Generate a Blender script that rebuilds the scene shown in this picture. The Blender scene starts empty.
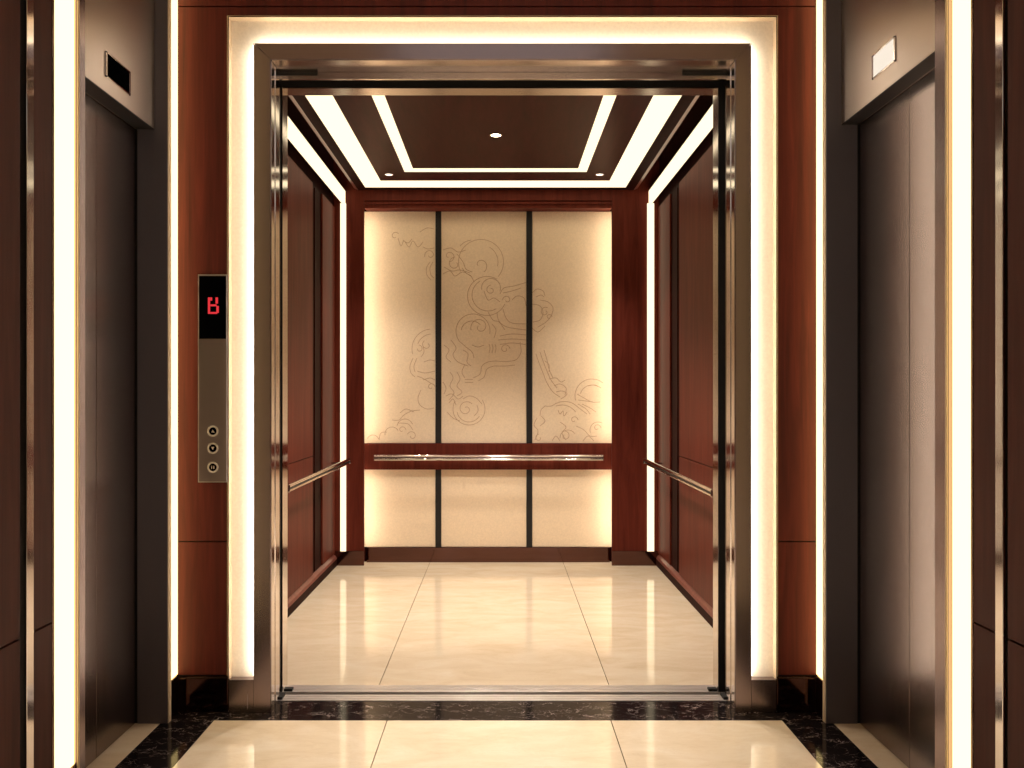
import bpy, bmesh, math
from mathutils import Vector

# ---------------------------------------------------------------- scene units
U = 1/256.0                 # one survey unit in metres
F = 870.0                   # camera stands F units in front of the lobby's end wall
EYE = 319                   # eye height in units above the floor
def X(l): return l*U
def Y(r): return (r-1)*F*U          # r = distance from the camera / distance of the end wall
def Z(h): return (EYE+h)*U
ZF = Z(-EYE)                # floor = 0

C = bpy.context.scene.collection
sc = bpy.context.scene

# ---------------------------------------------------------------- materials
def newmat(name):
    m = bpy.data.materials.new(name); m.use_nodes = True
    nt = m.node_tree
    for n in list(nt.nodes): nt.nodes.remove(n)
    out = nt.nodes.new('ShaderNodeOutputMaterial')
    b = nt.nodes.new('ShaderNodeBsdfPrincipled')
    nt.links.new(b.outputs[0], out.inputs[0])
    return m, nt, b, out
def srgb(r, g, b):
    f = lambda c: (c/255/12.92) if c/255 <= .04045 else ((c/255+.055)/1.055)**2.4
    return (f(r), f(g), f(b), 1)
def coords(nt, scale, loc=(0,0,0)):
    tc = nt.nodes.new('ShaderNodeTexCoord'); mp = nt.nodes.new('ShaderNodeMapping')
    g = nt.nodes.new('ShaderNodeNewGeometry')
    mp.inputs['Scale'].default_value = scale; mp.inputs['Location'].default_value = loc
    nt.links.new(g.outputs['Position'], mp.inputs['Vector'])
    return mp
def noise(nt, mp, scale, detail=6, rough=.6, dist=0):
    n = nt.nodes.new('ShaderNodeTexNoise')
    n.inputs['Scale'].default_value = scale; n.inputs['Detail'].default_value = detail
    n.inputs['Roughness'].default_value = rough; n.inputs['Distortion'].default_value = dist
    nt.links.new(mp.outputs[0], n.inputs['Vector']); return n
def ramp(nt, src, stops):
    r = nt.nodes.new('ShaderNodeValToRGB')
    e = r.color_ramp.elements
    e[0].position, e[0].color = stops[0]; e[1].position, e[1].color = stops[-1]
    for p, c in stops[1:-1]:
        k = e.new(p); k.color = c
    nt.links.new(src, r.inputs[0]); return r
def bump(nt, b, src, strength, dist=.001):
    bp = nt.nodes.new('ShaderNodeBump'); bp.inputs['Strength'].default_value = strength
    bp.inputs['Distance'].default_value = dist
    nt.links.new(src, bp.inputs['Height']); nt.links.new(bp.outputs[0], b.inputs['Normal'])

def wood(name, scale, dark, mid, light, rough=.32, coat=.25, spec=.4):
    m, nt, b, o = newmat(name)
    mp = coords(nt, scale)
    n = noise(nt, mp, 3.0, 8, .62, .6)
    r = ramp(nt, n.outputs[0], [(.25, dark), (.5, mid), (.78, light)])
    nt.links.new(r.outputs[0], b.inputs['Base Color'])
    b.inputs['Roughness'].default_value = rough
    b.inputs['Coat Weight'].default_value = coat; b.inputs['Specular IOR Level'].default_value = spec
    b.inputs['Coat Roughness'].default_value = .18
    bump(nt, b, n.outputs[0], .08, .001)
    return m
WD, WM, WL = srgb(64,23,21), srgb(88,34,29), srgb(112,46,38)
M = {}
M['wood'] = wood('mahogany_vertical', (9, 9, .5), WD, WM, WL, .5, 0, .25)
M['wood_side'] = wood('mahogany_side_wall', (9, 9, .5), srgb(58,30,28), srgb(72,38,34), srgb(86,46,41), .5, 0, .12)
M['wood_cabin'] = wood('mahogany_cabin', (8, 8, .6), srgb(76,30,22), srgb(98,42,31), srgb(116,53,40), .45, .0, .08)
M['wood_ceiling'] = wood('mahogany_ceiling', (7, 1.0, 7), srgb(54,20,22), srgb(68,26,27), srgb(80,33,33), .4, .0, .08)
M['wood_trim'] = wood('mahogany_polished_moulding', (8, 8, .6), srgb(104,56,48), srgb(124,70,60), srgb(142,84,72), .3, .0, .4)
M['wood_dark'] = wood('mahogany_dark_edge', (8, 8, .6), srgb(34,14,12), srgb(43,18,15), srgb(54,23,19), .55, .0, .03)

def metal(name, col, rough, brush=(4,4,160), strength=.1, var=.06, aniso=0, arot=0):
    m, nt, b, o = newmat(name)
    mp = coords(nt, brush)
    n = noise(nt, mp, 2.5, 4, .6)
    b.inputs['Base Color'].default_value = col
    b.inputs['Metallic'].default_value = 1
    r = nt.nodes.new('ShaderNodeMapRange'); r.inputs[3].default_value = max(.02, rough-var); r.inputs[4].default_value = rough+var
    nt.links.new(n.outputs[0], r.inputs[0]); nt.links.new(r.outputs[0], b.inputs['Roughness'])
    if strength: bump(nt, b, n.outputs[0], strength, .0005)
    return m
M['steel'] = metal('brushed_steel', srgb(150,134,136), .26, (90,90,2), .006, .03)
M['steel_door'] = metal('brushed_steel_door', srgb(134,120,116), .26, (60,60,1.5), 0, .02)
M['steel_polished'] = metal('polished_steel', srgb(222,214,210), .1, (120,120,3), .02, .03)
M['steel_hbrush'] = metal('steel_long_brush', srgb(206,196,190), .2, (3,120,120), .04)
M['bronze'] = metal('dark_bronze_trim', srgb(120,94,80), .25, (80,80,4), .02)
M['steel_dark'] = metal('dark_polished_plinth', srgb(104,76,70), .09, (80,80,3), .02, .03)
M['sill'] = metal('sill_aluminium', srgb(214,206,200), .34, (2,150,150), .03)
M['sill'].node_tree.nodes['Principled BSDF'].inputs['Metallic'].default_value = .6
M['steel_jamb'] = metal('satin_jamb_steel', srgb(98,94,100), .45, (90,90,2), .012, .04)
M['steel_jamb'].node_tree.nodes['Principled BSDF'].inputs['Metallic'].default_value = .5

def plain(name, col, rough=.5, spec=.5):
    m, nt, b, o = newmat(name)
    mp = coords(nt, (30,30,30)); n = noise(nt, mp, 3, 3)
    c2 = tuple(min(1, c*1.12) for c in col[:3])+(1,)
    r = ramp(nt, n.outputs[0], [(.3, col), (.7, c2)])
    nt.links.new(r.outputs[0], b.inputs['Base Color'])
    b.inputs['Roughness'].default_value = rough; b.inputs['Specular IOR Level'].default_value = spec
    return m
M['black'] = plain('matt_black', srgb(16,14,14), .6)
M['glass_black'] = plain('black_display_glass', srgb(4,4,5), .6, 0)
M['shaft'] = plain('dark_shaft_steel', srgb(34,30,30), .5)
M['cream'] = plain('cream_surround_panel', srgb(232,222,206), .5)
M['cream_panel'] = plain('cream_leather_panel', srgb(240,219,190), .55, .3)
M['engrave'] = plain('engraved_tan_line', srgb(200,166,130), .6)
M['lip'] = plain('tan_tray_lip', srgb(200,178,150), .5)
M['ring'] = plain('pale_button_ring', srgb(205,196,188), .3)
M['panel_steel'] = metal('call_panel_steel', srgb(160,146,146), .36, (90,90,2), .006, .03)
M['rear'] = plain('rear_stone', srgb(178,160,146), .6)
M['steel_transom'] = metal('brushed_steel_transom', srgb(190,176,166), .36, (2,2,90), .01, .03)
M['plaster'] = plain('lobby_plaster', srgb(200,185,165), .8)
M['glyph'] = plain('pale_button_mark', srgb(190,175,165), .4)

def emit(name, col, s):
    m, nt, b, o = newmat(name)
    nt.nodes.remove(b)
    e = nt.nodes.new('ShaderNodeEmission'); e.inputs[0].default_value = (*col, 1); e.inputs[1].default_value = s
    nt.links.new(e.outputs[0], o.inputs[0]); return m
WARM = (1, .76, .48)
M['led'] = emit('warm_led_diffuser', (1, .72, .28), 3.3)
M['led_front'] = emit('warm_led_surround', (1, .88, .7), 15)
M['led_cabin'] = emit('warm_led_cabin', (1, .82, .53), 1.7)
M['led_cove'] = emit('warm_led_cove', (1, .84, .62), 16.0)
M['lobby_lamp'] = emit('lobby_ceiling_lamp', (1, .92, .84), .7)
M['lamp_core'] = emit('downlight_core', (1, .82, .55), 30)
M['lamp_soft'] = emit('small_downlight_core', (1, .85, .65), 3)
M['red'] = emit('red_segments', (1, .05, .06), .8)
M['display_glare'] = emit('pale_display_glare', (1, .87, .72), .98)  # even emission stands in for light reflected off the indicator

def marble_cream():
    m, nt, b, o = newmat('cream_marble')
    mp = coords(nt, (1.3, 3.0, 1)); n = noise(nt, mp, 2.2, 7, .58, 1.1)
    r = ramp(nt, n.outputs[0], [(.3, srgb(222,200,170)), (.5, srgb(231,211,183)), (.72, srgb(237,221,198))])
    mp2 = coords(nt, (1, 3, 1), (3,1,0)); n2 = noise(nt, mp2, 5, 10, .7, 2.0)
    r2 = ramp(nt, n2.outputs[0], [(.47, (1,1,1,1)), (.5, (.9,.86,.82,1)), (.53, (1,1,1,1))])
    mx = nt.nodes.new('ShaderNodeMixRGB'); mx.blend_type = 'MULTIPLY'; mx.inputs[0].default_value = .45
    nt.links.new(r.outputs[0], mx.inputs[1]); nt.links.new(r2.outputs[0], mx.inputs[2])
    nt.links.new(mx.outputs[0], b.inputs['Base Color'])
    b.inputs['Roughness'].default_value = .07; b.inputs['Specular IOR Level'].default_value = .6
    return m
M['marble'] = marble_cream()
def marble_black():
    m, nt, b, o = newmat('black_veined_marble')
    mp = coords(nt, (1, 1.6, 1)); n = noise(nt, mp, 9, 5, .6, 1.2)
    v = nt.nodes.new('ShaderNodeTexVoronoi'); v.feature = 'DISTANCE_TO_EDGE'; v.inputs['Scale'].default_value = 11
    mxv = nt.nodes.new('ShaderNodeMixRGB'); mxv.inputs[0].default_value = .22
    nt.links.new(mp.outputs[0], mxv.inputs[1]); nt.links.new(n.outputs['Color'], mxv.inputs[2])
    nt.links.new(mxv.outputs[0], v.inputs['Vector'])
    r = ramp(nt, v.outputs['Distance'], [(0, srgb(225,205,195)), (.010, srgb(100,86,82)), (.03, srgb(24,19,20)), (1, srgb(12,10,11))])
    n2 = noise(nt, mp, 16, 6, .7, .5)
    r2 = ramp(nt, n2.outputs[0], [(.46, (.1,.09,.09,1)), (.64, (1,1,1,1))])
    mx = nt.nodes.new('ShaderNodeMixRGB'); mx.blend_type = 'MULTIPLY'; mx.inputs[0].default_value = 1
    nt.links.new(r.outputs[0], mx.inputs[1]); nt.links.new(r2.outputs[0], mx.inputs[2])
    ad = nt.nodes.new('ShaderNodeMixRGB'); ad.blend_type = 'ADD'; ad.inputs[0].default_value = 1
    ad.inputs[2].default_value = (.008,.006,.006,1); nt.links.new(mx.outputs[0], ad.inputs[1])
    nt.links.new(ad.outputs[0], b.inputs['Base Color'])
    b.inputs['Roughness'].default_value = .09; b.inputs['Specular IOR Level'].default_value = .1
    return m
M['marble_black'] = marble_black()

# ---------------------------------------------------------------- mesh building
class MB:
    def __init__(s): s.v = []; s.f = []
    def box(s, x0, x1, y0, y1, z0, z1):
        if x0 > x1: x0, x1 = x1, x0
        if y0 > y1: y0, y1 = y1, y0
        if z0 > z1: z0, z1 = z1, z0
        k = len(s.v)
        s.v += [(x0,y0,z0),(x1,y0,z0),(x1,y1,z0),(x0,y1,z0),(x0,y0,z1),(x1,y0,z1),(x1,y1,z1),(x0,y1,z1)]
        s.f += [tuple(k+i for i in q) for q in ((3,2,1,0),(4,5,6,7),(0,1,5,4),(1,2,6,5),(2,3,7,6),(3,0,4,7))]
        return s
    def u(s, l0, l1, r0, r1, h0, h1):           # a box in survey units
        return s.box(X(l0), X(l1), Y(r0), Y(r1), Z(h0), Z(h1))
    def prism(s, pts, a, b, axis):              # polygon extruded along an axis (0 x, 1 y, 2 z)
        k = len(s.v); n = len(pts)
        for t in (a, b):
            for p in pts:
                q = list(p); q.insert(axis, t); s.v.append(tuple(q))
        s.f.append(tuple(range(k+n-1, k-1, -1))); s.f.append(tuple(range(k+n, k+2*n)))
        for i in range(n):
            j = (i+1) % n
            s.f.append((k+i, k+j, k+n+j, k+n+i))
        return s
    def cyl(s, c, r, a, b, axis, n=32, r2=None):
        r2 = r if r2 is None else r2
        k = len(s.v)
        for t, rr in ((a, r), (b, r2)):
            for i in range(n):
                th = 2*math.pi*i/n
                q = [c[0]+rr*math.cos(th), c[1]+rr*math.sin(th)]; q.insert(axis, t); s.v.append(tuple(q))
        s.f.append(tuple(range(k+n-1, k-1, -1))); s.f.append(tuple(range(k+n, k+2*n)))
        for i in range(n):
            j = (i+1) % n
            s.f.append((k+i, k+j, k+n+j, k+n+i))
        return s
    def ring(s, c, ro, ri, a, b, axis, n=32):
        k = len(s.v)
        for t, rr in ((a, ro), (b, ro), (b, ri), (a, ri)):
            for i in range(n):
                th = 2*math.pi*i/n
                q = [c[0]+rr*math.cos(th), c[1]+rr*math.sin(th)]; q.insert(axis, t); s.v.append(tuple(q))
        for m in range(4):
            for i in range(n):
                j = (i+1) % n; m2 = (m+1) % 4
                s.f.append((k+m*n+i, k+m*n+j, k+m2*n+j, k+m2*n+i))
        return s
    def build(s, name, mat, parent=None, base=None, bevel=0, smooth=False):
        xs = [p[0] for p in s.v]; ys = [p[1] for p in s.v]; zs = [p[2] for p in s.v]
        org = Vector(base) if base else Vector(((min(xs)+max(xs))/2, (min(ys)+max(ys))/2, min(zs)))
        me = bpy.data.meshes.new(name)
        me.from_pydata([(p[0]-org.x, p[1]-org.y, p[2]-org.z) for p in s.v], [], s.f)
        bm = bmesh.new(); bm.from_mesh(me)
        bmesh.ops.recalc_face_normals(bm, faces=bm.faces); bm.to_mesh(me); bm.free()
        me.materials.append(mat)
        o = bpy.data.objects.new(name, me); C.objects.link(o)
        if parent:
            o.parent = parent
            pw = Vector(parent['_w']) if '_w' in parent else Vector((0,0,0))
            o.location = org - pw
        else: o.location = org
        o['_w'] = tuple(org)
        if bevel:
            b = o.modifiers.new('bevel', 'BEVEL'); b.width = bevel; b.segments = 2; b.limit_method = 'ANGLE'
        if smooth:
            for p in me.polygons: p.use_smooth = True
            if hasattr(me, 'set_sharp_from_angle'): me.set_sharp_from_angle(angle=math.radians(40))
        return o
def tag(o, label, cat, group=None):
    o['label'] = label; o['category'] = cat
    if group: o['group'] = group
    return o
def thing(name, loc, label, cat, group=None):
    o = bpy.data.objects.new(name, None); C.objects.link(o); o.location = loc; o['_w'] = tuple(loc)
    o.empty_display_size = .1
    return tag(o, label, cat, group)
def struct(o, label=None):
    o['kind'] = 'structure'
    if label: o['label'] = label
    return o

CEIL = 470                  # lobby ceiling height (units above eye)
REAR = -.75                 # rear end of the lobby

# ================================================================ LOBBY FLOOR
SEAM = 1.2
def slabs(x_edges, y0, y1, z=0, t=.02):
    m = MB()
    for a, b in zip(x_edges[:-1], x_edges[1:]):
        m.box(X(a)+SEAM*U*.35, X(b)-SEAM*U*.35, y0, y1, z-t, z)
    return m
base = MB().box(X(-420), X(420), Y(REAR)-.1, Y(1.036), -.12, -.0202)
fl = base.build('floor', M['black']); struct(fl, 'lobby floor')
ym = Y(.974)
slabs([-279,-110,108,275], Y(.42), ym).build('marble_tile', M['marble'], fl)
slabs([-279,-110,108,275], Y(-.14), Y(.42)-.001).build('marble_tile', M['marble'], fl)
slabs([-279,-110,108,275], Y(REAR), Y(-.14)-.001).build('marble_tile', M['marble'], fl)
bb = MB()
bb.box(X(-328), X(-279), Y(REAR), ym, -.02, 0); bb.box(X(275), X(324), Y(REAR), ym, -.02, 0)
bb.box(X(-328), X(324), ym, Y(1.0), -.02, 0); bb.box(X(-236), X(242), Y(1.0), Y(1.036), -.02, 0)
bb.build('black_marble_border', M['marble_black'], fl)

# ================================================================ LOBBY END WALL
S0, S1 = -271, 276          # outer edges of the lit surround
LW, RW = -322, 316          # side walls
wf = MB()
g = .8
wf.u(LW-60, S0-2.5, 1.004, 1.036, -EYE, CEIL); wf.u(S1+2.5, RW+60, 1.004, 1.036, -EYE, CEIL)
wf.u(S0-2.5, S1+2.5, 1.004, 1.036, 378.5, CEIL)
wall = wf.build('wall_front', M['black']); struct(wall, 'mahogany clad end wall of the lobby')
for a, b in ((LW, S0-2), (S1+2, RW)):
    MB().u(a, b, 1.0, 1.004, -282, -149.2).build('wood_panel', M['wood'], wall, bevel=.0012)
    MB().u(a, b, 1.0, 1.004, -148, 386).build('wood_panel', M['wood'], wall, bevel=.0012)
    MB().u(a, b, 1.0, 1.004, 387.2, CEIL).build('wood_panel', M['wood'], wall, bevel=.0012)
MB().u(S0-2, S1+2, 1.0, 1.004, 377.8, 386).build('wood_panel', M['wood'], wall, bevel=.0012)
MB().u(S0-2, S1+2, 1.0, 1.004, 387.2, CEIL).build('wood_panel', M['wood'], wall, bevel=.0012)
for nm, a, b in (('baseboard_front_left', LW+.5, S0-1.0), ('baseboard_front_right', S1+1.0, RW-.5)):
    p = MB().u(a, b, .9985, 1.004, -EYE, -285).build(nm, M['steel_dark'], bevel=.0015); struct(p, 'dark polished metal plinth')
    MB().u(a, b, .998, 1.0, -285, -283).build('top_trim', M['bronze'], p)

# lit surround round the open lift
I0, I1, IT = -246, 251, 349
ST = 375.5
sr = thing('light_surround', (X(2), Y(1.0), 0), 'glowing cream band framing the open elevator on the lobby end wall', 'light panel')
RB = 1.0105                 # back of the shallow light tray
for a, b, out in ((S0, I0, -1), (I1, S1, 1)):
    o_ = a if out < 0 else b; i_ = b if out < 0 else a
    MB().u(o_+2*out, i_, RB, RB+.002, -289, IT).build('side_panel', M['cream'], sr)
    MB().u(o_, o_+1.8*out, .9992, RB, -286, ST).build('side_lip', M['lip'], sr, bevel=.0006)
    MB().u(o_, o_+.8*out, .9984, .9992, -286, ST).build('edge_trim', M['bronze'], sr)
    MB().u(i_+.05*out, i_+.9*out, 1.001, RB-.003, -283, IT-1).build('led_strip', M['led_front'], sr)
    MB().u(a, b, .9985, RB, -EYE, -286.5).build('plinth_block', M['steel'], sr, bevel=.001)
MB().u(S0-2, S1+2, RB, RB+.002, IT, ST+2).build('top_panel', M['cream'], sr)
MB().u(S0-1.8, S1+1.8, .9992, RB, ST, ST+1.8).build('top_lip', M['lip'], sr, bevel=.0006)
MB().u(S0-.8, S1+.8, .9984, .9992, ST, ST+.8).build('edge_trim', M['bronze'], sr)
MB().u(I0, I1, 1.001, RB-.003, IT+.05, IT+.9).build('led_strip', M['led_front'], sr)

# steel door frame of the open lift
J0, J1, JT = -229, 235, 333
fr = thing('elevator_door_frame', (X(2.5), Y(1.0), 0), 'brushed steel door frame around the open elevator in the middle', 'door frame')
yf = Y(.9975)
MB().prism([(X(I0), 0), (X(J0), 0), (X(J0), Z(JT)), (X(I0), Z(IT))], yf, Y(1.036), 1).build('stile', M['steel'], fr, bevel=.0014)
MB().prism([(X(J1), 0), (X(I1), 0), (X(I1), Z(IT)), (X(J1), Z(JT))], yf, Y(1.036), 1).build('stile', M['steel'], fr, bevel=.0014)
MB().prism([(X(I0)+.0012, Z(IT)), (X(J0)+.0012, Z(JT)), (X(J1)-.0012, Z(JT)), (X(I1)-.0012, Z(IT))], yf, Y(1.036), 1).build('header', M['steel'], fr, bevel=.0014)
for a, d in ((J0, 1), (J1, -1)):      # polished reveal with two fine ribs
    MB().u(a, a+.5*d, 1.0, 1.0355, -EYE, JT-1).build('jamb_lining', M['steel_polished'], fr, bevel=.0006)
    MB().u(a+.5*d, a+1.1*d, 1.016, 1.019, -EYE, JT-1).build('jamb_rib', M['steel_polished'], fr)
MB().u(J0+.6, J1-.6, 1.0, 1.0355, JT-.5, JT).build('header_lining', M['steel_hbrush'], fr, bevel=.0006)
MB().u(J0-3, J1+3, 1.0365, 1.041, JT-7.5, JT+10).build('header_drop', M['steel_hbrush'], fr, bevel=.0006)
MB().u(J0-3, J0+40, 1.0357, 1.0363, JT-4, JT-.5).u(J1-46, J1+3, 1.0357, 1.0363, JT-4, JT-.5).build('track_slot', M['black'], fr)

# landing doors slid open into the pocket
dr = thing('elevator_door', (X(2.5), Y(1.047), 0), 'open sliding doors of the middle elevator, only their edges showing in the dark jamb gap', 'elevator door')
for a, b in ((-231.5, -345), (237, 351)):
    MB().u(a, b, 1.043, 1.053, -EYE+2, JT-8).build('door_leaf', M['steel_door'], dr, bevel=.001)
# pocket behind the wall
pk = MB()
pk.u(-360, -350, 1.036, 1.0665, -EYE, CEIL-60); pk.u(356, 366, 1.036, 1.0665, -EYE, CEIL-60)
pk.u(-350, 356, 1.0415, 1.0665, JT+11, CEIL-60)
pk.u(-350, 356, 1.056, 1.067, -EYE-20, -EYE-10)
struct(pk.build('wall_shaft', M['shaft']), 'dark door pocket between lobby and cabin')

# sills
sl = thing('door_sill', (X(2.5), Y(1.046), 0), 'grooved metal lobby sill, nearest threshold strip before the open elevator', 'door sill')
m = MB()
m.u(-236, 242, 1.036, 1.0425, -EYE-4, -EYE+.6).u(-236, 242, 1.0435, 1.0485, -EYE-4, -EYE+.6).u(-236, 242, 1.0495, 1.056, -EYE-4, -EYE+.6)
m.u(-236, 242, 1.0365, 1.0555, -EYE-8, -EYE-2)
m.build('sill_plate', M['sill'], sl, bevel=.0008)
for s, a in ((1, -236), (-1, 242)):
    MB().u(a, a+10*s, 1.0375, 1.0545, -EYE+.6, -EYE+3.5).build('guide_shoe', M['black'], sl, bevel=.001)
sl2 = thing('door_sill', (X(2.5), Y(1.08), 0), 'grooved metal cabin sill at the front edge of the cabin floor', 'door sill')
m = MB()
m.u(-240, 245, 1.067, 1.0765, -EYE-4, -EYE+.2).u(-240, 245, 1.0775, 1.092, -EYE-4, -EYE+.2).u(-240, 245, 1.0675, 1.0915, -EYE-8, -EYE-3)
m.build('sill_plate', M['sill'], sl2, bevel=.0008)
for s, a in ((1, -231), (-1, 232)):
    MB().u(a, a+9*s, 1.068, 1.076, -EYE+.2, -EYE+3).build('guide_shoe', M['black'], sl2, bevel=.001)

# ================================================================ CABIN
CL, CR = -305, 292          # wall panel faces
BK = 1.849
cf = MB().u(CL-8, CR+8, 1.092, 1.90, -EYE-14, -EYE-5.3)
cfo = cf.build('floor', M['black']); struct(cfo, 'cabin floor')
slabs([CL-8, -132, 119, CR+8], Y(1.092), Y(1.90)).build('marble_tile', M['marble'], cfo)
# cabin front wall (jambs + transom)
cw = struct(MB().u(-320, -232.6, 1.067, 1.092, -EYE, 420).u(233, 310, 1.067, 1.092, -EYE, 420).u(-232.6, 233, 1.067, 1.092, 326.5, 420).build('wall_cabin_front', M['black']), 'front wall of the cabin')
for a, d in ((-232.6, 1), (233.2, -1)):
    MB().u(a, a+.6*d, 1.067, 1.092, -EYE+.2, 325).build('jamb_lining', M['steel_polished'], cw)
MB().u(-232, 232.6, 1.067, 1.092, 325, 326.4).build('header_lining', M['steel_hbrush'], cw)

def cabin_side(nm, w, s, skirt, chan, label):
    # w panel face, s = +1 when the room lies towards +x of the wall
    root = struct(MB().u(w-3*s, w-14*s, 1.092, 1.90, -EYE, 430).build(nm, M['wood_dark']), label)
    for r0, r1, sp in ((1.10, 1.63, -102.3), (1.72, 1.8475, -296)):
        if sp > -200: MB().u(w, w-3*s, r0, r1, -296, -103.7).build('wood_panel', M['wood_cabin'], root, bevel=.003)
        MB().u(w, w-3*s, r0, r1, sp, 343).build('wood_panel', M['wood_cabin'], root, bevel=.003)
    MB().u(w-1.5*s, w-3*s, 1.655, 1.70, -296, 340).build('reveal_strip', M['wood_dark'], root, bevel=.002)
    a, b = X(skirt), X(w-3*s)
    sk = MB().prism([(b, 0), (a, 0), (a, Z(-306)), (b, Z(-306))], Y(1.094), Y(1.8465), 1).build('baseboard_'+nm.split('_',1)[1], M['wood_dark'], bevel=.001)
    MB().prism([(b, Z(-306)), (a, Z(-306)), (X(skirt-1.5*s), Z(-302)), (b, Z(-297))], Y(1.094), Y(1.8465), 1).build('sloped_cap', M['wood_trim'], sk)
    # prism axis 1: points are (x, z)
    struct(sk, 'mahogany skirting in the cabin')
    return root
cabin_side('wall_cabin_left', CL, 1, -301, -285, 'left cabin wall in mahogany panels')
cabin_side('wall_cabin_right', CR, -1, 288.5, 274, 'right cabin wall in mahogany panels')

# rear wall of the cabin
rw = MB().u(CL-14, CR+14, 1.893, 1.93, -EYE, 430).build('wall_cabin_back', M['wood_dark']); struct(rw, 'rear cabin wall')
# returns left and right of the cream panels
for outer, lip, s in ((CL, -251.5, 1), (CR, 207, -1)):
    MB().u(outer-3*s, lip-10*s, BK+.0065, 1.893, -EYE, 430).build('corner_return', M['wood_cabin'], rw)
    MB().u(outer-3*s, lip, BK, BK+.0065, -EYE, 430).build('corner_face', M['wood_cabin'], rw, bevel=.002)
    MB().u(outer+1*s, lip, BK-.002, BK, -EYE, -292).build('return_plinth', M['steel_dark'], rw, bevel=.001)
MB().u(-251.5, 207, BK+.006, 1.893, 343, 430).build('fascia', M['wood_cabin'], rw)
MB().u(-251.5, 207, BK, BK+.006, 356, 430).build('crown_board', M['wood_cabin'], rw, bevel=.002)
MB().u(-251.5, 207, BK+.001, BK+.006, 350, 354).build('crown_bead', M['wood_cabin'], rw, bevel=.002)
MB().u(-251.3, 206.8, 1.883, 1.893, -EYE, -291).build('baseboard_cabin_back', M['steel_dark'], rw, bevel=.001)
MB().u(-260, 216, 1.879, 1.893, -144, -95).build('rail_board', M['wood_cabin'], rw, bevel=.002)
for r in ((-121.5, -111.2), (50.2, 60.6)):
    MB().u(r[0], r[1], 1.884, 1.893, -95, 343).build('upright_trim', M['black'], rw, bevel=.001)
    MB().u(r[0], r[1], 1.884, 1.893, -291, -144).build('upright_trim', M['black'], rw, bevel=.001)

# six cream panels
cols = [(-261.5, -121.5, 'left'), (-111.2, 50.2, 'middle'), (60.6, 216.5, 'right')]
panels = {}
for c0, c1, w in cols:
    o = MB().u(c0+.3, c1-.3, 1.888, 1.893, -94.7, 342.7).build('wall_panel', M['cream_panel'], bevel=.002)
    tag(o, {'left': 'tall cream wall panel, left of three above the back handrail, engraved with small curls',
            'middle': 'tall cream wall panel, middle of three, engraved with large cloud scrolls',
            'right': 'tall cream wall panel, right of three above the back handrail, engraved with trailing branches'}[w], 'wall panel', 'cream panels on the cabin back wall')
    panels[w] = o
    o2 = MB().u(c0+.3, c1-.3, 1.888, 1.893, -290.7, -144.3).build('wall_panel', M['cream_panel'], bevel=.002)
    tag(o2, 'short plain cream wall panel, %s of three below the back handrail' % w, 'wall panel', 'cream panels on the cabin back wall')

# engraved line work: px, py survey coordinates on the panel plane
PR = 1.888
def P(px, py): return ((px-500)*PR, (393-py)*PR)
def arc(cx, cy, r, a0, a1, n=24, ry=None):
    ry = ry or r
    return [(cx+r*math.cos(math.radians(a0+(a1-a0)*i/n)), cy-ry*math.sin(math.radians(a0+(a1-a0)*i/n))) for i in range(n+1)]
def spiral(cx, cy, r0, r1, a0, a1, n=30):
    return [(cx+(r0+(r1-r0)*i/n)*math.cos(math.radians(a0+(a1-a0)*i/n)), cy-(r0+(r1-r0)*i/n)*math.sin(math.radians(a0+(a1-a0)*i/n))) for i in range(n+1)]
def smooth(pts, n=8):
    out = []
    q = [pts[0]]+list(pts)+[pts[-1]]
    for i in range(1, len(q)-2):
        p0, p1, p2, p3 = q[i-1], q[i], q[i+1], q[i+2]
        for k in range(n):
            t = k/n
            out.append(tuple(.5*((2*p1[j])+(-p0[j]+p2[j])*t+(2*p0[j]-5*p1[j]+4*p2[j]-p3[j])*t*t+(-p0[j]+3*p1[j]-3*p2[j]+p3[j])*t**3) for j in (0,1)))
    out.append(pts[-1]); return out
def ribbon(mb, pts, w=.55):
    pts = [P(*p) for p in pts]; n = len(pts)
    k = len(mb.v)
    for i, p in enumerate(pts):
        a = pts[max(0, i-1)]; b = pts[min(n-1, i+1)]
        dx, dy = b[0]-a[0], b[1]-a[1]; L = math.hypot(dx, dy) or 1
        nx, ny = -dy/L*w*1.0, dx/L*w*1.0
        for sgn in (1, -1):
            for d in (0, .0012):
                mb.v.append((X(p[0]+nx*sgn), Y(PR)-.0002-d, Z(p[1]+ny*sgn)))
    for i in range(n-1):
        a = k+4*i; b = a+4
        mb.f += [(a, b, b+1, a+1), (a+2, a+3, b+3, b+2), (a+1, b+1, b+3, a+3), (a, a+2, b+2, b)]
    mb.f += [(k, k+1, k+3, k+2), (k+4*n-4, k+4*n-2, k+4*n-1, k+4*n-3)]
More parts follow.
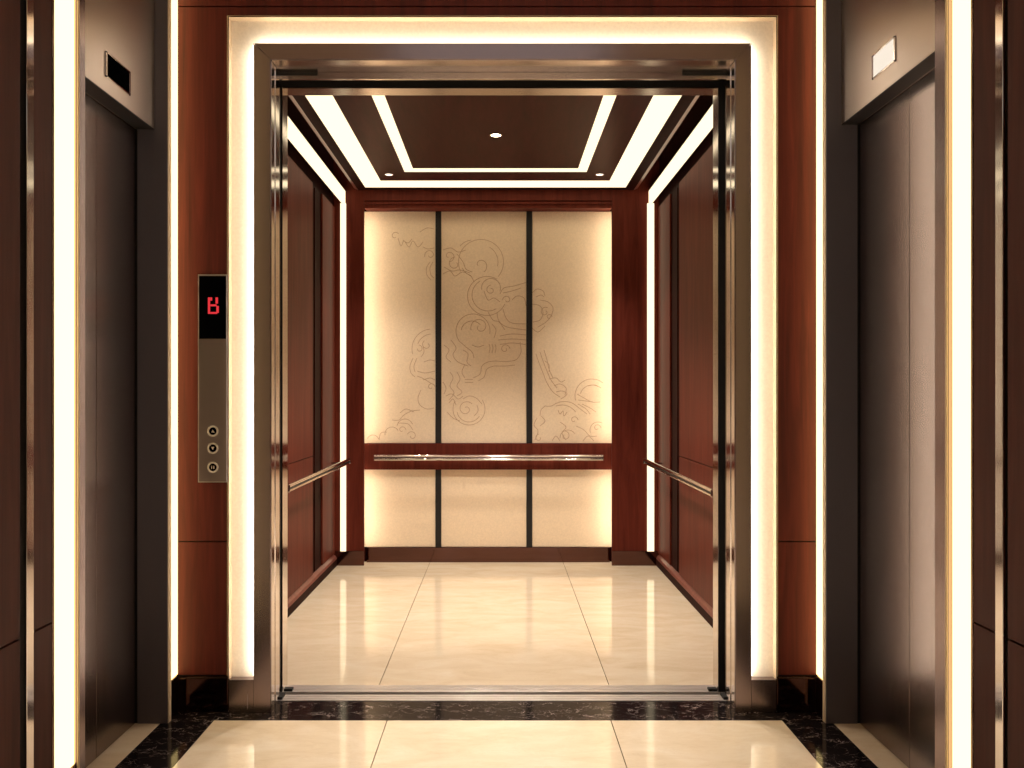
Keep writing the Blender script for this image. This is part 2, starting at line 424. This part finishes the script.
art = {
 'left': [
   spiral(395, 236, 4.2, 1.5, 30, 300), smooth([(398,238),(401,246),(404,241),(409,247),(413,241),(418,247),(423,242)]),
   smooth([(403,240),(408,243),(412,239)]), spiral(430, 255, 5.5, 1.5, 200, -160), smooth([(423,247),(428,249),(434,248)]),
   smooth([(430,262),(426.5,268),(427,275),(431,280)]), smooth([(433,262),(430,268),(431,275),(434,278)]),
   smooth([(420,232),(427,228),(434,229)]),
   arc(432, 349, 20, 95, 195), arc(432, 349, 15, 95, 160), spiral(419, 349, 4, 1, 90, -200), spiral(427, 345, 5, 1.5, 120, 420),
   smooth([(413,358),(410,366),(411,373),(415,377)]), smooth([(417,358),(414,366),(415,372)]), smooth([(421,357),(424,352),(423,346)]),
   smooth([(417,371),(425,373),(435,371)]), smooth([(424,362),(430,360),(435,361)]), smooth([(417,376),(424,379),(432,384)]),
   smooth([(423,380),(430,378),(435,380)]), spiral(431, 387, 4, 1, 0, 330), smooth([(421,390),(418,398),(420,405),(427,409),(434,408)]),
   smooth([(392,420),(399,420),(404,415),(412,411),(420,410)]), smooth([(400,413),(406,409),(414,412)]), arc(405, 427, 8, 20, 170), arc(392, 434, 7, 30, 190),
   smooth([(379,440),(381,433),(387,432)]), spiral(402, 430, 4, 1, 0, 300), spiral(412, 436, 5, 1.4, 160, -180), smooth([(398,423),(408,424),(413,430)]), arc(373, 441, 6, 20, 160)],
 'middle': [
   arc(481, 262, 22.5, -40, 205, 48), arc(481, 262, 17, -15, 60), spiral(480, 265, 8, 2, -60, 200), smooth([(462,268),(466,273),(471,276),(474,282)]),
   arc(487, 296, 19.5, 60, 335, 48), arc(488, 295, 16, 120, 300), arc(491, 288, 9.5, -20, 190), spiral(491, 290, 5, 1.2, 90, 460),
   smooth([(484,291),(488,300),(494,298),(500,302)]), smooth([(500,294),(504,288),(514,286),(526,282.5)]), smooth([(503,293),(512,291),(521,288)]),
   spiral(507, 300, 4.5, 1.2, 180, -160), smooth([(512,300),(517,296),(524,298),(526,306)]),
   spiral(449, 256, 6, 1.5, -90, 250), spiral(455, 264, 7, 2, 90, 400), smooth([(443,250),(451,248),(458,252),(466,250)]),
   smooth([(444,267),(452,271),(460,270),(470,273)]), smooth([(443,274),(450,271),(455,276),(463,272),(472,277)]),
   smooth([(457,254),(463,262),(466,269),(472,272)]), smooth([(460,246),(465,242),(471,240)]),
   arc(473, 331, 17, -10, 215, 40), spiral(480, 327, 9.5, 2, 200, -200, 40), arc(472, 332, 11, 40, 170), smooth([(459,341),(466,347),(472,352),(474,358)]),
   smooth([(488,312),(493,320),(499,322),(505,330)]), smooth([(497,313),(499,321),(507,327),(526,330)]), smooth([(503,309),(506,318),(512,323),(526,324)]),
   smooth([(500,336),(512,334),(526,335)]), smooth([(498,340),(512,339),(526,340)]), smooth([(500,344.5),(512,343),(526,344.5)]),
   smooth([(494,338),(496,330),(492,324)]), smooth([(489,344),(490,348),(489,353)]), smooth([(492,344),(493,348),(492,353)]), smooth([(495,344),(496,348),(495,353)]),
   spiral(505, 349, 5, 1.2, 0, 400), smooth([(484,345),(478,347),(472,345)]), smooth([(520,342),(521,352),(517,359),(512,361)]),
   smooth([(496,361),(506,361.5),(515,360.5)]), smooth([(494,366),(506,366),(515,365)]), smooth([(496,361),(488,362),(482,366),(480,374),(473,378)]),
   smooth([(494,366),(487,369),(484,377),(478,381)]), smooth([(465,379.5),(473,379.5)]), smooth([(465,382.5),(473,382.5)]),
   smooth([(444,345),(449,350),(446,357),(451,362)]), smooth([(451,340),(456,348),(453,355),(458,362),(468,366)]), smooth([(463,350),(468,354),(467,362),(471,366)]),
   smooth([(465,364),(462,372),(465,378)]), smooth([(450,372),(453,378),(450,386),(454,393),(449,400)]), smooth([(457,372),(460,379),(457,386),(462,392),(457,396)]),
   smooth([(446,396),(452,394),(458,399),(463,396)]), smooth([(449,403),(453,399),(456,405)]),
   arc(469, 409, 16, 150, 395, 40), arc(469, 410, 12, 190, 330), spiral(466, 409, 8, 1.5, 40, 480), smooth([(474,416),(478,411),(477,405)]), smooth([(463,399),(469,396),(476,398),(482,404)]),
   smooth([(447,412),(453,418),(460,421)]), smooth([(443,382),(446,388),(444,394)])],
 'right': [
   smooth([(532,293),(537,289),(543,291),(545,296)]), smooth([(536,297),(541,295),(544,297)]), smooth([(540,300),(548,302),(553,308),(551,316),(546,322),(538,327)]),
   smooth([(532,304),(540,306),(543,313),(540,320),(533,322)]), spiral(545, 312, 5, 1.3, 60, 420), spiral(549, 317, 3, 1, 0, 300), smooth([(532,328),(538,332),(545,326)]),
   smooth([(536,354),(539,363),(543,373),(547,383),(553,392),(560,397)]), smooth([(540,352),(543,361),(547,371),(551,380),(557,388)]), smooth([(544,350),(547,360),(549,369),(553,378)]),
   smooth([(545,361),(549,365),(549,372)]), smooth([(549,379),(556,378),(561,382),(565,380)]), smooth([(554,386),(560,384),(566,388),(565,395)]), smooth([(556,392),(562,391),(567,394),(561,399)]),
   arc(592, 396, 17, 85, 195), arc(592, 397, 12, 60, 165), smooth([(592,379),(598,380),(603,383)]), smooth([(588,386),(595,385),(601,388)]),
   smooth([(577,394),(584,398),(592,402),(600,402)]), smooth([(578,400),(586,401),(593,402)]), smooth([(578,404),(586,409),(590,414)]), smooth([(582,404),(590,408),(596,412)]),
   smooth([(545,406),(551,406),(557,403),(564,401.5),(572,403),(579,408),(587,414)]), smooth([(556,406),(563,405),(570,407),(576,412)]), smooth([(545,406),(541,410),(540,416)]),
   smooth([(558,410),(560,414),(563,411),(564,416),(567,412)]), spiral(574, 420, 4, 1, 0, 320), smooth([(560,422),(566,427),(562,433),(566,440)]), arc(568, 438, 8, 30, 180), spiral(565, 436, 5, 1.3, 90, -240),
   smooth([(576,426),(584,430),(590,436),(597,436)]), arc(598, 430, 8, 60, 200), spiral(597, 428, 4, 1, 0, 330), smooth([(537,418),(534,425),(538,431),(535,440)]), smooth([(541,416),(545,421),(540,426)]), spiral(539, 438, 4, 1, 90, 400),
   smooth([(552,441),(556,436),(560,441)]), smooth([(583,441),(588,436),(594,441)])]}
for w, lines in art.items():
    mb = MB()
    for ln in lines: ribbon(mb, ln)
    o = mb.build('engraved_lines', M['engrave'], panels[w]); o['label'] = 'fine tan engraved cloud and scroll lines'

# hidden cove lamps that wash the cream panels from both sides
for a, s, w in ((-261.4, 1, 'left'), (216.9, -1, 'right')):
    for h0, h1, ww in ((-90, 338, 'upper'), (-287, -148, 'lower')):
        o = MB().u(a, a+1.6*s, 1.857, 1.866, h0, h1).build('cove_light', M['led_cove'])
        tag(o, '%s warm strip light tucked behind the %s corner return beside the cream panels' % (ww, w), 'strip light', 'cove lights behind the corner returns')

# light channels: along the top of each side wall, then down the rear corner
for nm, w, c, v0, v1, s in (('left', CL, -285, -294.5, -284.5, 1), ('right', CR, 274, 284.2, 272, -1)):
    t = thing('light_channel', (X(c), Y(1.47), Z(340)), 'warm light line along the top of the %s cabin wall and down its corner' % nm, 'strip light', 'light lines in the cabin corners')
    MB().u(w, c-1*s, 1.10, BK-.001, 372, 375).prism([(X(c-7*s), Z(352)), (X(c-7*s), Z(372)), (X(w), Z(372)), (X(w), Z(368))], Y(1.10), Y(BK-.001), 1).build('housing', M['black'], t)
    MB().u(c-6.8*s, c, 1.10, BK-.006, 350, 372).build('diffuser', M['led_cabin'], t)
    MB().u(v0+.6*s*0, v1, BK-.0055, BK-.0002, -292, 350).build('corner_diffuser', M['led_cabin'], t)

# dropped ceiling panel
def ringbox(m, x0, x1, y0, y1, a0, a1, b0, b1, h0, h1):     # outer rect, inner rect
    m.u(x0, a0, y0, y1, h0, h1); m.u(a1, x1, y0, y1, h0, h1)
    m.u(a0, a1, y0, b0, h0, h1); m.u(a0, a1, b1, y1, h0, h1)
cp = thing('ceiling_panel', (X(-7.5), Y(1.47), Z(375)), 'dropped mahogany ceiling panel with two nested glowing light frames inside the elevator', 'ceiling panel')
CH = 375
SO = (-246, 229.5, 1.13, 1.826); SI = (-211, 193.5, 1.165, 1.766)
TO = (-162, 147, 1.23, 1.698); TI = (-145.5, 130.5, 1.25, 1.669)
m = MB(); ringbox(m, -262, 247, 1.10, BK-.001, SO[0], SO[1], SO[2], SO[3], CH, CH+14); m.build('border_board', M['wood_dark'], cp)
m = MB(); ringbox(m, SI[0], SI[1], SI[2], SI[3], TO[0], TO[1], TO[2], TO[3], CH, CH+14); m.build('middle_board', M['wood_ceiling'], cp)
m = MB().u(TI[0], TI[1], TI[2], TI[3], CH, CH+14); m.build('centre_board', M['wood_ceiling'], cp)
m = MB(); ringbox(m, *SO, *SI, CH+.4, CH+12); m.build('outer_light_frame', M['led_cabin'], cp)
m = MB(); ringbox(m, *TO, *TI, CH+.4, CH+12); m.build('inner_light_frame', M['led_cabin'], cp)
for a, b in ((-262, -269), (247, 254)):
    MB().prism([(X(a), Z(CH)), (X(b), Z(CH+3)), (X(b), Z(CH+14)), (X(a), Z(CH+14))], Y(1.10), Y(BK-.001), 1).build('bevelled_edge', M['wood_trim'], cp)
struct(MB().u(CL-14, CR+14, 1.092, 1.93, 430, 440).build('ceiling', M['wood_dark']), 'upper cabin ceiling above the dropped panel')

def downlight(l, r, rad, label, mat, core=.6):
    t = thing('downlight', (X(l), Y(r), Z(CH)), label, 'downlight', 'downlights in the cabin ceiling')
    cx, cy = X(l), Y(r); R = rad*U
    MB().ring((cx, cy), R, R*.78, Z(CH)-.003, Z(CH), 2).build('bezel', M['steel_polished'], t, smooth=True)
    MB().cyl((cx, cy), R*.78, Z(CH)-.0008, Z(CH)-.0001, 2).build('lamp_lens', mat, t)
    return t
downlight(-6, 1.453, 9, 'bright round downlight in the centre of the cabin ceiling panel', M['lamp_core'])
downlight(-190.5, 1.715, 8, 'small recessed downlight at the rear left corner between the ceiling light frames', M['lamp_soft'])
downlight(171, 1.715, 8, 'small recessed downlight at the rear right corner between the ceiling light frames', M['lamp_soft'])

# handrails
def rail_side(l, s, r0, r1, h, nm, wall):
    t = thing('handrail', (X(l), Y((r0+r1)/2), Z(h)), 'brushed steel handrail on the %s cabin wall' % nm, 'handrail', 'cabin handrails')
    def prof(r, off, hh):
        n = 16
        return [(X(l)+r*math.cos(2*math.pi*i/n), Z(h)+hh+r*math.sin(2*math.pi*i/n)) for i in range(n)]
    x0 = X(l)
    a, b = Y(r0), Y(r1)
    m = MB().prism([(x0+.011*math.cos(i*math.pi/10), Z(h)+.011+.010*math.sin(i*math.pi/10)) for i in range(20)], a, b, 1)
    m.build('upper_tube', M['steel_polished'], t, smooth=True)
    m = MB().prism([(x0+.006*math.cos(i*math.pi/10), Z(h)-.016+.006*math.sin(i*math.pi/10)) for i in range(20)], a, b, 1)
    m.build('lower_tube', M['steel_polished'], t, smooth=True)
    MB().box(x0-.003, x0+.003, a+.002, b-.002, Z(h)-.015, Z(h)+.010).build('web', M['shaft'], t)
    MB().box(x0-.010, x0+.010, a-.012, a, Z(h)-.022, Z(h)+.021).build('end_cap', M['steel_polished'], t, bevel=.006)
    MB().box(x0-.010, x0+.010, b, b+.006, Z(h)-.022, Z(h)+.021).build('end_cap', M['steel_polished'], t, bevel=.002)
    for k in (.06, .94):
        yy = a+(b-a)*k
        MB().box(min(x0-.005*s, X(wall)), max(x0-.005*s, X(wall)), yy-.008, yy+.008, Z(h)-.012, Z(h)-.002).build('bracket', M['steel'], t, bevel=.002)
rail_side(-278, 1, 1.312, 1.842, -125, 'left', CL)
rail_side(266, -1, 1.25, 1.838, -125, 'right', CR)
def rail_back():
    r = 1.862; h = -120.5; a, b = X((374.5-500)*r), X((603-500)*r)
    y0 = Y(r)
    t = thing('handrail', ((a+b)/2, y0, Z(h)), 'long brushed steel handrail across the cabin back wall between the cream panels', 'handrail', 'cabin handrails')
    for dz, rr, nm in ((.0125, .008, 'upper_tube'), (-.0125, .008, 'lower_tube')):
        MB().prism([(y0+rr*math.cos(i*math.pi/10), Z(h)+dz+rr*math.sin(i*math.pi/10)) for i in range(20)], a, b, 0).build(nm, M['steel_polished'], t, smooth=True)
    MB().box(a+.002, b-.002, y0-.003, y0+.003, Z(h)-.012, Z(h)+.012).build('web', M['steel'], t)
    for p, q in ((a-.004, a), (b, b+.004)):
        MB().box(p, q, y0-.01, y0+.01, Z(h)-.022, Z(h)+.022).build('end_cap', M['steel_polished'], t, bevel=.0015)
    for k in (.08, .36, .64, .92):
        xx = a+(b-a)*k
        MB().box(xx-.01, xx+.01, y0+.003, Y(1.879), Z(h)-.009, Z(h)+.009).build('bracket', M['steel'], t, bevel=.002)
rail_back()

# ================================================================ LOBBY SIDE WALLS AND SIDE LIFTS
def side(nm, seam, L, s, rf1, rf0, rof, ron, rs, rb1, rb0, door, head, hh, strip, groove, disp, lit, wallback):
    """L wall face; s = direction towards the room (+1 left wall). r values run from far to near:
    rf1..rf0 far glowing band, rf0..rof far stile, rof..ron opening, ron..rs near stile, rb1..rb0 near band"""
    side_word = nm
    w = MB()
    w.u(L-4*s, L-80*s, rb0-.004, REAR, -EYE, CEIL)
    w.u(L-4*s, L-80*s, rof, 1.036, -EYE, CEIL) if False else None
    w.u(L-4*s, L-80*s, rof, 1.0035, -EYE, CEIL)
    w.u(L-4*s, L-80*s, ron, rb0-.004, -EYE, CEIL)
    w.u(L-4*s, L-80*s, rof, ron, 400, CEIL)
    w.u(door-12*s, L-80*s, rof, ron, -EYE, 400)
    wall = struct(w.build('wall_'+nm, M['black']), '%s lobby wall' % nm)
    # wood beside the near band: near cladding pieces and mirror strip
    st0, st1 = strip
    for r0, r1 in ((rb0-.004, st0+.0006), (groove, .18), (.179, -.3), (-.301, REAR)):
        for h0, h1 in ((-281, seam-.6), (seam+.6, CEIL)):
            MB().u(L, L-4*s, r0, r1, h0, h1).build('wood_panel', M['wood_side'], wall, bevel=.0012)
    MB().u(L, L-4*s, rb0-.0005, rof, 440.5, CEIL).build('wood_panel', M['wood_side'], wall)
    MB().u(L, L-4*s, rof, 1.0, 440.5, CEIL).build('wood_panel', M['wood_side'], wall)
    MB().u(L-.2*s, L-4*s, rb1-.0008, rf0+.0008, 414.5, 440).build('wood_panel', M['wood_side'], wall)
    b = struct(MB().u(L+.5*s, L-4*s, rb0-.004, REAR, -EYE, -282).build('baseboard_'+nm, M['steel_dark'], bevel=.001), 'dark polished plinth')
    tr = MB().u(L+.6*s, L-4*s, st0, st1, -281, CEIL).build('trim_1' if nm == 'left' else 'trim_2', M['steel_polished'], bevel=.001)
    struct(tr, 'narrow mirror polished vertical strip')
    # surround
    sr = thing('light_surround', (X(L), Y((rof+ron)/2), 0), 'glowing warm light bands framing the closed elevator on the %s lobby wall' % nm, 'light panel')
    for a, b in ((rf1, rf0), (rb1, rb0)):
        MB().u(L-.3*s, L-4*s, a, b, -281, 440).build('side_diffuser', M['led'], sr)
        MB().u(L+.3*s, L-4*s, a if a != rf1 else .9995, b+.0015 if a != rf1 else b+.001, -EYE, -282).build('plinth_block', M['steel_dark'], sr, bevel=.001)
    MB().u(L+.2*s, L-4*s, rb0-.0004, rb0-.0035, -EYE, 440).build('edge_trim', M['bronze'], sr)
    # frame
    fr = thing('elevator_door_frame', (X(L), Y((rof+ron)/2), 0), 'brushed steel door frame of the closed elevator on the %s lobby wall' % nm, 'door frame')
    MB().u(L+1*s, door-2*s, rf0-.0006, rof, -EYE, 414).build('stile', M['steel'], fr, bevel=.0014)
    MB().u(L+1*s, door-2*s, ron, rs, -EYE, 414).build('stile', M['steel'], fr, bevel=.0014)
    MB().u(L+1.2*s, door+1.5*s, rof, rof-.0012, -EYE+.3, 399).build('jamb_lining', M['steel_jamb'], fr)
    MB().u(L+1*s, head, rof-.0013, ron+.0003, 400, 413.5).build('header', M['steel'], fr, bevel=.0014)
    MB().u(head, door-1*s, rof-.0013, ron+.0003, hh, 413).build('transom_panel', M['steel_transom'], fr, bevel=.0012)
    for q0, q1 in ((rf0-.0008, rof+.001), (rs+.0035, rs+.0004)):
        MB().u(L+1.7*s, L+1.1*s, q0, q1, -EYE, 414).build('edge_trim', M['lip'], fr)  # tan colour stands in for the light this steel edge reflects
    MB().u(head-.3*s, door+1*s, rof-.0014, ron+.0006, hh-.5, hh).build('soffit', M['shaft'], fr)
    # doors
    d = thing('elevator_door', (X(door), Y((rof+ron)/2), 0), 'closed brushed steel sliding doors on the %s lobby wall' % nm, 'elevator door')
    mid = (rof+ron)/2
    for a, b, k in ((rof-.0014, mid+.0004, 0), (mid-.0004, ron+.0004, 0)):
        MB().u(door, door-8*s, a, b, -EYE+1.2, hh+3).build('door_leaf', M['steel_door'], d, bevel=.0012)
    # threshold stone + sill line
    t = struct(MB().u(L-6*s, door-1.5*s, rof-.0002, ron+.0002, -EYE, -EYE+.3).build('trim_3' if nm == 'left' else 'trim_4', M['marble']), 'cream stone threshold')
    base = MB().u(L-6*s, L-70*s, rof, ron, -EYE-8, -EYE).build('trim_5' if nm == 'left' else 'trim_6', M['black']); struct(base, 'floor under the side doors')
    # indicator
    dn, df, h0, h1 = disp
    i = thing('floor_indicator', (X(head), Y((dn+df)/2), Z(h0)), lit[0], 'floor indicator')
    m = MB()
    e = 1.2
    ringr = [(dn, dn+.0025, h0, h1), (df-.0025, df, h0, h1), (dn, df, h0, h0+e), (dn, df, h1-e, h1)]
    for a, b_, c, d_ in ringr: m.u(head, head+1.2*s, a, b_, c, d_)
    m.build('bezel', M['steel_polished'], i, bevel=.0004)
    MB().u(head+.05*s, head+.5*s, dn+.0025, df-.0025, h0+e, h1-e).build('display_screen', M[lit[1]], i)
    return wall
side('left', -165, LW, 1, 1.0, .975, .965, .774, .7585, .757, .7225, -351, -333, 254.5, (.6895, .6795), .671,
     (.843, .8985, 267, 288.5), ('dark switched off floor indicator above the left elevator doors', 'glass_black'), None)
side('right', -153, RW, -1, 1.0, .975, .965, .7247, .703, .699, .671, 346, 329, 259, (.637, .6276), .6225,
     (.831, .882, 276, 297), ('pale floor indicator above the right elevator doors, its reflection shown as glow', 'display_glare'), None)

# ================================================================ CALL PANEL
def call_panel():
    l0, l1 = -300.8, -272.2; h1, h0 = 118, -89
    y0 = Y(1.0)-.012
    t = thing('call_panel', (X((l0+l1)/2), Y(1.0), Z(h0)), 'narrow steel call panel with red B display and three round buttons', 'call panel')
    MB().box(X(l0), X(l1), y0, Y(1.0)-.0003, Z(h0), Z(h1)).build('back_plate', M['panel_steel'], t, bevel=.0015)
    e = MB().box(X(l0), X(l0+.7), y0-.001, y0-.0001, Z(h0), Z(h1)).box(X(l0+.7), X(l1), y0-.001, y0-.0001, Z(h0), Z(h0+.8)).box(X(l0+.7), X(l1), y0-.001, y0-.0001, Z(h1-.8), Z(h1))
    e.build('edge_trim', M['sill'], t)
    scr = MB().box(X(l0+1.2), X(l1-.8), y0-.0012, y0-.0001, Z(54), Z(116.5)).build('display_screen', M['glass_black'], t, bevel=.0003)
    # letter B: a segment display
    m = MB(); cx, cz = -285.5, 87; w, h, q = 5.4, 8.2, 1.1
    yy0, yy1 = y0-.0019, y0-.0013
    def seg(a, b, c, d): m.box(X(cx+a), X(cx+b), yy0, yy1, Z(cz+c), Z(cz+d))
    seg(-w, -w+2*q, -h, h)                    # left upright
    seg(-w+2*q+.2, w-1.6, -h, -h+1.9)         # bottom
    seg(-w+2*q+.2, w-2.2, -.6, 1.3)           # middle
    seg(w-2.4, w, -h+1, -.3)                  # lower right
    seg(w-3.2, w-.8, 2.0, h)                  # upper right
    seg(-w+2*q+.2, -w+2*q+2.0, h-3.2, h)
    m.build('letter', M['red'], scr)['label'] = 'red lit letter B'
    for hy in (-38, -55, -74):
        c = (X(-286), Z(hy))
        bt = MB().cyl(c, 3.6*U, y0-.0025, y0-.0001, 1).build('button', M['steel_dark'], t, smooth=True)
        MB().ring(c, 5.6*U, 4.0*U, y0-.0035, y0-.0001, 1).build('button_ring', M['ring'], bt, smooth=True)
        g = MB()
        if hy == -74:
            g.box(c[0]-1.6*U, c[0]-.6*U, y0-.003, y0-.0026, c[1]-1.5*U, c[1]+1.5*U).box(c[0]+.6*U, c[0]+1.6*U, y0-.003, y0-.0026, c[1]-1.5*U, c[1]+1.5*U)
        else:
            sg = 1 if hy == -38 else -1
            g.prism([(c[0]-1.7*U, c[1]-1.3*U*sg), (c[0]+1.7*U, c[1]-1.3*U*sg), (c[0], c[1]+1.6*U*sg)], y0-.003, y0-.0026, 1)
        g.build('button_mark', M['glyph'], bt)
call_panel()

# ================================================================ LOBBY CEILING AND REAR
struct(MB().u(-410, 410, 1.036, REAR-.05, CEIL, CEIL+20).build('ceiling', M['plaster']), 'lobby ceiling')
bw = struct(MB().u(-410, 410, REAR, REAR-.05, -EYE, CEIL).build('wall_rear', M['rear']), 'rear lobby wall behind the camera')
for k, (a, b) in enumerate(((.76, .52), (.30, -.04), (-.26, -.60))):
    t = thing('ceiling_light', (0, Y((a+b)/2), Z(CEIL)), 'rectangular lobby ceiling light, number %d from the end wall and out of the picture above' % (k+1), 'ceiling light', 'lobby ceiling lights')
    t['label'] = ['rectangular ceiling light nearest the end wall, out of the picture above', 'rectangular ceiling light over the camera, out of the picture', 'rectangular ceiling light at the rear of the lobby, behind the camera'][k]
    MB().u(-150, 150, a, b, CEIL-4, CEIL-.2).build('light_frame', M['bronze'], t)
    MB().u(-144, 144, a-.006, b+.006, CEIL-5, CEIL-4.1).build('diffuser', M['lobby_lamp'], t)
t = thing('light_surround', (0, Y(REAR)+.01, 0), 'unseen tall glowing panels added on the rear lobby wall for reflections', 'light panel')  # unseen panels, added so the steel has something bright to reflect
for a, b in ((-250, -215), (215, 250)):
    MB().u(a, b, REAR+.0006, REAR+.004, -319, 400).build('side_diffuser', M['lobby_lamp'], t)

def spot(nm, l, r, h, power, ang, blend, col=(1,.95,.9), size=.05):
    ld = bpy.data.lights.new(nm, 'SPOT'); ld.energy = power; ld.spot_size = math.radians(ang); ld.spot_blend = blend
    ld.color = col; ld.shadow_soft_size = size
    o = bpy.data.objects.new(nm, ld); C.objects.link(o); o.location = (X(l), Y(r), Z(h)); return o
for l in (-110, 0, 110):
    for r, e, a in ((.83, 105, 36), (.45, 110, 44), (-.1, 400, 80)):
        spot('lobby_spot', l, r, CEIL-8, e, a, .8)
spot('cabin_spot', -6, 1.453, CH-4, 235, 100, .7, (1,.9,.78))
for l, r in ((-190.5,1.715),(171,1.715),(-190.5,1.2),(171,1.2)):
    spot('cabin_spot', l, r, CH-4, 60, 76, .8, (1,.9,.78), .03)

# ================================================================ CAMERA / WORLD
for o in list(bpy.data.objects):
    if '_w' in o: del o['_w']
cam = bpy.data.cameras.new('camera'); co = bpy.data.objects.new('camera', cam); C.objects.link(co)
co.location = (0, -F*U, EYE*U); co.rotation_euler = (math.pi/2, 0, 0)
cam.sensor_width = 36; cam.lens = 36*F/1024; cam.shift_x = 12/1024; cam.shift_y = 9/1024
cam.clip_start = .01
sc.camera = co
wd = bpy.data.worlds.new('world'); sc.world = wd; wd.use_nodes = True
wd.node_tree.nodes['Background'].inputs[0].default_value = (.02, .016, .013, 1)
vs = sc.view_settings
sc.display_settings.display_device = 'sRGB'
vs.view_transform = 'Standard'; vs.look = 'None'; vs.gamma = 1; vs.exposure = 0.0; vs.use_curve_mapping = False
